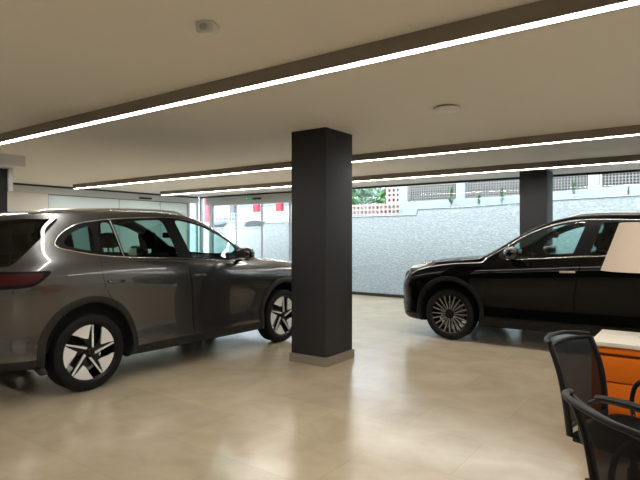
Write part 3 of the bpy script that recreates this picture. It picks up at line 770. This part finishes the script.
def make_chair(label, loc, rz):
    """mesh-back office chair; faces local +x"""
    t = thing('office_chair', label, 'chair', loc, rz, 'black mesh back office chairs')
    # backrest centreline profile: (z, x) reclining; half width w(z)
    prof = [(.40, -.225, .195), (.46, -.228, .205), (.54, -.234, .215), (.62, -.245, .22), (.70, -.262, .222), (.78, -.288, .222), (.845, -.315, .220)]
    def at(z):
        for a, b in zip(prof[:-1], prof[1:]):
            if z <= b[0]:
                k = (z - a[0]) / (b[0] - a[0]); return a[1] + (b[1] - a[1]) * k, a[2] + (b[2] - a[2]) * k
        return prof[-1][1:]
    def curve(y, w): return -.035 * (1 - (y / w) ** 2)          # wrap: centre sits further back
    # posts
    for s in (-1, 1):
        pts = catmull([(p[1], s * p[2], p[0]) for p in prof], 5)
        bm = bmesh.new(); sweep(bm, pts, lambda k: .011, lambda k: .019 - .004 * k, 10, up=Vector((1, 0, 0)))
        obj('back_post', bm, M['cplastic'], t, True, 50)
    # top loop with hand slot
    z = .845; x, w = at(z); bm = bmesh.new()
    lo = [(x + curve(y, w), y, z + .008 * (1 - (y / w) ** 2)) for y in [w * (k / 12. - 1) for k in range(25)]]
    hi = [(x - .036 * (1 - (y / w) ** 4) ** .6 + curve(y, w) * 1.25 - .004, y, z + .016 + .014 * (1 - (y / w) ** 2)) for y in [w * (k / 12. - 1) for k in range(25)]]
    sweep(bm, hi, .013, .011, 10); sweep(bm, lo, .010, .010, 8)
    obj('top_rail', bm, M['cplastic'], t, True, 50)
    z = .44; x, w = at(z); bm = bmesh.new()
    sweep(bm, [(x + curve(y, w) * .5, y, z) for y in [w * (k / 8. - 1) for k in range(17)]], .010, .012, 8); obj('bottom_rail', bm, M['cplastic'], t, True, 50)
    # mesh panel
    bm = bmesh.new(); rows = []
    for i in range(21):
        z = .44 + (.845 - .44) * i / 20; x, w = at(z); f = min(1, .5 + i / 10)
        rows.append([bm.verts.new((x + curve(y, w) * f, y, z)) for y in [w * (k / 10. - 1) for k in range(21)]])
    for i in range(20):
        for k in range(20): bm.faces.new((rows[i][k], rows[i][k + 1], rows[i + 1][k + 1], rows[i + 1][k]))
    obj('mesh_back', bm, M['cmesh'], t, True)
    # seat cushion + pan
    bm = bmesh.new(); rows = []
    n = 16
    for i in range(n + 1):
        u = i / n * 2 - 1; row = []
        for k in range(n + 1):
            v = k / n * 2 - 1
            X = .025 + .235 * u; Y = .235 * v * (1 - .05 * (u < 0) * u * u)
            r = max(0., (abs(u) ** 6 + abs(v) ** 6)) ; zz = .465 - .045 * min(1, r) ** 1.5 - .02 * max(0, u - .6)
            row.append(bm.verts.new((X, Y, zz)))
        rows.append(row)
    for i in range(n):
        for k in range(n): bm.faces.new((rows[i][k], rows[i][k + 1], rows[i + 1][k + 1], rows[i + 1][k]))
    ext = bmesh.ops.extrude_face_region(bm, geom=bm.faces[:])
    for v in [g for g in ext['geom'] if isinstance(g, bmesh.types.BMVert)]: v.co.z = .405
    bmesh.ops.recalc_face_normals(bm, faces=bm.faces)
    obj('seat', bm, M['cfabric'], t, True, 50)
    mkbox('seat_pan', -.20, .24, -.225, .225, .385, .405, M['cplastic'], t, .006)
    # arms
    for s in (-1, 1):
        bm = bmesh.new()
        pts = catmull([(-.10, s * .235, .395), (-.11, s * .285, .42), (-.125, s * .295, .50), (-.10, s * .295, .60), (-.03, s * .295, .645), (.08, s * .295, .65), (.20, s * .29, .635)], 6)
        sweep(bm, pts, .013, .011, 10, up=Vector((0, 1, 0)))
        a = obj('armrest', bm, M['cmetal'], t, True, 50)
        bm = bmesh.new(); sweep(bm, catmull([(-.05, s * .295, .660), (.08, s * .296, .666), (.22, s * .29, .648)], 5), .022, .009, 10); obj('arm_pad', bm, M['cplastic'], a, True, 50)
    # pedestal
    bm = bmesh.new(); lathe(bm, [(0, .12), (.03, .12), (.03, .25), (.018, .25), (.018, .385), (0, .385)], 20); obj('gas_lift', bm, M['cmetal'], t, True, 40)
    bm = bmesh.new()
    for k in range(5):
        a = 2 * PI * k / 5 + .3; sweep(bm, [(.02 * math.cos(a), .02 * math.sin(a), .135), (.29 * math.cos(a), .29 * math.sin(a), .075)], lambda q: .024 - .008 * q, lambda q: .018 - .006 * q, 8)
    lathe_b = bmesh.new(); lathe_b.free()
    b = obj('star_base', bm, M['cplastic'], t, True, 50)
    for k in range(5):
        a = 2 * PI * k / 5 + .3; x, y = .285 * math.cos(a), .285 * math.sin(a)
        bm = bmesh.new()
        for o in (-.016, .008):
            q = bmesh.new(); lathe(q, [(0, o), (.026, o), (.028, o + .004), (.026, o + .009), (0, o + .009)], 18, 'y')
            me = bpy.data.meshes.new('q'); q.to_mesh(me); q.free(); bm.from_mesh(me); bpy.data.meshes.remove(me)
        box(bm, -.006, .006, -.007, .008, .0, .052)
        bmesh.ops.translate(bm, verts=bm.verts, vec=(x, y, .0285)); obj('castor', bm, M['cmetal'], b, True, 40)
    return t
def camdir(r, f): return math.atan2(.5834 * r + .8122 * f, .8122 * r - .5834 * f)     # compass angle of a heading
def cw(r, d): return (.8122 * r - .5834 * d, .5834 * r + .8122 * d, 0)
fa = (.62, -.785); pa = (1.365, 2.90)     # chair beside the desk: heading and back centre, camera-aligned metres
make_chair('black mesh back chair pulled up beside the orange desk, its whole backrest in view', cw(pa[0] + fa[0] * .33, pa[1] + fa[1] * .33), camdir(*fa))
fb = (.999, .04); pb = (.90, 1.68)
make_chair('nearest black mesh back chair, cut off by the lower right corner', cw(pb[0] + fb[0] * .33, pb[1] + fb[1] * .33), camdir(*fb))

# ------------------------------------------------------------------ outside
gy = 12.4
structure(mkbox('trim_3', -30, 14, YF + .12, gy, -.35, -.15, M['ground']))
t = thing('retaining_wall', 'long rough pale blue stone retaining wall outside the windows', 'wall', (0, gy, -.3))
def stepped(name, prof, y0, y1, z0, mat, par):
    bm = bmesh.new(); f = [bm.verts.new((x, y0, z)) for x, z in prof]; b = [bm.verts.new((x, y1, z)) for x, z in prof]
    fb_ = [bm.verts.new((x, y0, z0)) for x, z in prof]; bb = [bm.verts.new((x, y1, z0)) for x, z in prof]
    for k in range(len(prof) - 1):
        bm.faces.new((f[k], f[k + 1], fb_[k + 1], fb_[k])); bm.faces.new((b[k + 1], b[k], bb[k], bb[k + 1])); bm.faces.new((f[k], b[k], b[k + 1], f[k + 1]))
    return obj(name, bm, mat, par)
top = [(-30, 1.6), (-11.12, 1.70), (-11.08, 1.83), (-9.9, 1.84), (-7.8, 1.95), (-5.87, 1.96), (-5.84, 2.11), (-4.6, 2.12), (-3.3, 2.17), (-2.59, 2.21), (-.97, 2.24), (14, 2.3)]
stepped('stone_face', [(x, z + .3) for x, z in top], 0, .25, -.1, M['stone'], t)
stepped('coping', [(x, z + .33) for x, z in top], -.015, .27, 1.95, M['kerb'], t) if False else None
bm = bmesh.new(); sweep(bm, [(x, .12, z + .30) for x, z in top], .14, .018, 4); obj('coping', bm, M['kerb'], t)
# street level behind
structure(mkbox('trim_4', -9.4, 30, gy + .25, 24, 1.2, 1.5, M['asphalt']))
structure(mkbox('trim_5', -60, -9.4, gy + .25, 70, .6, .9, M['asphalt']))
t = thing('planter', 'pale rendered planter kerb running above the stone wall', 'planter', (0, gy + .1, 1.5))
stepped('kerb_wall', [(-6.42, .82), (-5.2, .85), (-3.4, .88), (-2.7, .92), (-1, 1.0), (14, 1.1)], .25, .45, 0, M['kerb'], t)
# breeze-block fences, each panel its own thing
def lattice(x0, x1, z0, z1, y, label, mat, cell=.065, bar=.022, group='breeze block fence panels', back=True):
    t = thing('fence', label, 'fence', ((x0 + x1) / 2, y, z0), 0, group)
    a = (x1 - x0) / 2; h = z1 - z0; bm = bmesh.new(); n = int(2 * a / cell); m = int(h / cell)
    for i in range(n + 1): box(bm, -a + i * cell - bar / 2, -a + i * cell + bar / 2, -.03, .03, 0, h)
    for k in range(m + 1): box(bm, -a, a, -.028, .028, k * cell, k * cell + bar)
    obj('lattice', bm, mat, t); 
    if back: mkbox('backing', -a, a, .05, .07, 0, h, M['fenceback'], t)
    return t
FY = 13.1
lattice(-6.37, -5.09, 2.30, 3.3, FY, 'grey latticed fence panel right of the white gate pillar', M['fence'])
lattice(-4.78, -3.04, 2.34, 3.3, FY, 'grey latticed fence panel left of the window column, between white posts', M['fence'])
lattice(-2.96, -2.02, 2.38, 3.3, FY, 'grey latticed fence panel just right of the window column', M['fence'])
lattice(-1.74, 2.4, 2.45, 3.3, FY, 'grey latticed fence panel above the black car at the right edge', M['fence'])
for x0, x1, z, lb in ((-6.68, -6.42, 1.5, 'white square gate pillar left of the grey fence'), (-5.05, -4.82, 2.2, 'white fence post between two grey panels left of the window column'), (-1.98, -1.78, 2.2, 'white fence post above the black car')):
    t = thing('fence_post', lb, 'post', ((x0 + x1) / 2, FY, z)); h = (x1 - x0) / 2
    mkbox('shaft', -h, h, -.12, .12, 0, 3.5 - z, M['kerb'], t, .01)
lattice(-9.0, -6.72, 1.50, 2.35, 13.3, 'pink and white openwork block wall above the stone wall, below the trees', M['pink'], .13, .05, None, False)
lattice(-7.35, -6.9, 2.35, 3.2, 13.6, 'pink brick block pier beside the white gate pillar', M['pink'], .14, .07, None)
lattice(-28.5, -20.0, .9, 3.0, 25.6, 'long pale openwork fence seen through the entrance doors', M['kerb'], .25, .07, None, False)
# plants on the kerb
def sprig(x, y, z, h, label, n=9, mat='leaf'):
    t = thing('plant', label, 'plant', (x, y, z)); bm = bmesh.new(); bl = bmesh.new()
    sweep(bm, [(0, 0, 0), (.01, 0, h * .8)], .008, seg=5); obj('stem', bm, M['bark'], t)
    for k in range(n * 3):
        a = random.uniform(0, 2 * PI); zz = h * random.uniform(.05, .8); L = h * random.uniform(.22, .42); w = L * .14
        d = Vector((math.cos(a), math.sin(a), random.uniform(.9, 1.8))).normalized(); s = d.cross(Vector((0, 0, 1))).normalized()
        p = Vector((0, 0, zz)); v = [bl.verts.new(c) for c in (p, p + d * L * .5 + s * w, p + d * L, p + d * L * .5 - s * w)]; bl.faces.new(v)
    obj('foliage', bl, M[mat], t); return t
for x, z, h, lb in ((-5.0, 2.13, .50, 'tall green sprig on the stone wall left of the white fence post'), (-4.3, 2.15, .30, 'small green sprig midway along the fence left of the window column'),
                    (-3.75, 2.33, .40, 'leafy sprig beside the left edge of the window column'), (-2.20, 2.24, .36, 'green upright sprig just right of the window column'), (-1.18, 2.25, .20, 'low grey green sprig above the black car roof')):
    sprig(x, 12.52, z if z < 2.3 else 2.17, h, lb)
def tree(x, y, h, r, label, mat):
    t = thing('tree', label, 'tree', (x, y, .9 if x < -9.4 else 1.5), 0, 'trees behind the block wall'); bm = bmesh.new()
    sweep(bm, [(0, 0, 0), (.05, 0, h * .5), (.1, .05, h * .8)], lambda k: .14 - .08 * k, seg=8); obj('trunk', bm, M['bark'], t, True)
    bl = bmesh.new()
    for k in range(1500):
        d = Vector((random.gauss(0, 1), random.gauss(0, 1), random.gauss(0, 1))).normalized() * (random.random() ** .35); c = Vector((d.x * r, d.y * r, h * .72 + d.z * h * .42))
        a = Vector((random.gauss(0, 1), random.gauss(0, 1), random.gauss(0, 1))).normalized(); b = a.orthogonal().normalized(); s = random.uniform(.08, .15)
        bl.faces.new([bl.verts.new(c + q) for q in (a * s, b * s * .6, -a * s, -b * s * .6)])
    obj('crown', bl, M[mat], t); return t
tree(-11.9, 17.6, 2.5, 1.0, 'bushy green tree behind the pink block wall, seen right of the central column', 'leaf')
tree(-13.8, 22.5, 3.1, 1.3, 'pale green tree farther behind the pink block wall', 'leafpale')
tree(-10.3, 19.9, 2.4, .9, 'small dark tree beside the pink block pier', 'leaf')
# street buildings behind the entrance
t = thing('street_building', 'white building with red bands across the street beyond the entrance', 'building', (-27, 27, .9))
mkbox('wall', -14, 11, 0, 6, 0, 9, M['bwhite'], t)
mkbox('red_band', -1.8, -.1, -.10, 0, 1.75, 1.95, M['bred'], t); mkbox('upper_band', 3.3, 8, -.12, 0, 2.82, 3.0, M['bred'], t)
mkbox('grey_pier', -.1, .35, -.3, 0, 0, 3.6, M['asphalt'], t)
for x in (2.2, 4.25): mkbox('red_pillar', x, x + .45, -.35, -.12, 2.1, 2.82, M['bred'], t)
for x0, x1 in ((.6, 2.0), (2.8, 4.1), (4.8, 6.2)): mkbox('glazing', x0, x1, -.05, .02, 2.55, 2.80, M['bgrey'], t)
t = thing('signboard', 'tall red and white sign panel outside the glass beside the entrance corner', 'sign', (-13.1, 11.9, -.15))
mkbox('post', -.22, -.12, -.03, .03, 0, 3.0, M['bwhite'], t); mkbox('panel', -.12, .12, -.03, .03, 2.02, 3.0, M['bred'], t)
mkbox('lower_panel', -.12, .12, -.03, .03, 0, 2.02, M['bwhite'], t)
def street_car(x, y, label, mat, rz=0, L=3.9):
    t = thing('street_car', label, 'car', (x, y, .9), rz); bm = bmesh.new()
    pr = [(-.5, .35), (-.49, .75), (-.40, .88), (-.28, 1.32), (-.1, 1.42), (.12, 1.38), (.24, .98), (.42, .88), (.49, .65), (.5, .35)]
    bw = []
    for s, k in ((-.82, .0), (-.80, 0), (.80, 0), (.82, 0)):
        bw.append([bm.verts.new((a * L, s * (1 if z < 1 else .84), z)) for a, z in pr])
    for i in range(3):
        for k in range(len(pr)): bm.faces.new((bw[i][k], bw[i][(k + 1) % len(pr)], bw[i + 1][(k + 1) % len(pr)], bw[i + 1][k]))
    bm.faces.new(bw[0]); bm.faces.new(bw[-1][::-1]); bmesh.ops.recalc_face_normals(bm, faces=bm.faces); obj('body', bm, mat, t, True, 30)
    bm = bmesh.new()
    for s in (-1, 1):
        bm.faces.new([bm.verts.new((a * L, s * (.835 if z < 1 else .70), z)) for a, z in ((-.33, .95), (-.26, 1.28), (-.09, 1.36), (.11, 1.32), (.2, .97))])
    obj('side_window', bm, M['piano'], t)
    for a in (-.31, .31):
        for s in (-1, 1):
            bm = bmesh.new(); lathe(bm, [(0, -.1), (.31, -.1), (.32, 0), (.31, .1), (0, .1)], 24, 'y'); bmesh.ops.translate(bm, verts=bm.verts, vec=(a * L, s * .76, .32)); obj('wheel', bm, M['tyre'], t, True, 40)
street_car(-23.9, 22.6, 'pale blue parked car seen over the stone wall through the entrance', pbr('blue_paint', (.25, .33, .42), .3, coat=1), PI / 2)
street_car(-21.6, 23.0, 'dark parked car seen over the stone wall through the entrance', pbr('dark_paint', (.03, .03, .035), .3, coat=1), PI / 2)

# ------------------------------------------------------------------ light, world, camera
W = bpy.data.worlds.new('World'); scene.world = W; W.use_nodes = True; nt = W.node_tree
bg = nt.nodes['Background']; tc = nt.nodes.new('ShaderNodeTexCoord'); sp = nt.nodes.new('ShaderNodeSeparateXYZ'); nt.links.new(tc.outputs['Generated'], sp.inputs[0])
cr = nt.nodes.new('ShaderNodeValToRGB'); cr.color_ramp.elements[0].position = .0; cr.color_ramp.elements[0].color = (.90, .94, .98, 1)
cr.color_ramp.elements[1].position = .6; cr.color_ramp.elements[1].color = (.84, .92, 1.0, 1)
nt.links.new(sp.outputs['Z'], cr.inputs[0]); nt.links.new(cr.outputs[0], bg.inputs[0]); bg.inputs[1].default_value = 5.5
# soft window light entering through the glass wall (sky portal)
def area(name, loc, rot, sx, sy, power, col, portal=False):
    l = bpy.data.lights.new(name, 'AREA'); l.shape = 'RECTANGLE'; l.size = sx; l.size_y = sy; l.energy = power; l.color = col
    o = bpy.data.objects.new(name, l); COL.objects.link(o); o.location = loc; o.rotation_euler = rot
    if portal: l.cycles.is_portal = True
    return o

sl = bpy.data.lights.new('hazy_sun', 'SUN'); sl.energy = 5.5; sl.angle = math.radians(35); sl.color = (.95, .98, 1.0)
so = bpy.data.objects.new('hazy_sun', sl); COL.objects.link(so); so.location = (0, 0, 12)
so.rotation_euler = Vector((-.12, -.50, .86)).to_track_quat('Z', 'Y').to_euler()
cam = bpy.data.cameras.new('camera'); co = bpy.data.objects.new('camera', cam); COL.objects.link(co); scene.camera = co
cam.sensor_fit = 'HORIZONTAL'; cam.sensor_width = 36; cam.lens = 528 / 640 * 36; cam.shift_y = -4 / 640
cam.clip_start = .05; cam.clip_end = 300
co.location = (0, 0, 1.42); co.rotation_euler = (PI / 2, 0, math.atan2(528, 735))
scene.view_settings.view_transform = 'Standard'; scene.view_settings.look = 'None'; scene.view_settings.exposure = 0; scene.view_settings.gamma = 1
scene.cycles.use_denoising = True; scene.cycles.use_light_tree = False; scene.cycles.max_bounces = 10; scene.cycles.transparent_max_bounces = 24
scene.cycles.sample_clamp_indirect = 6; scene.cycles.caustics_reflective = False; scene.cycles.caustics_refractive = False
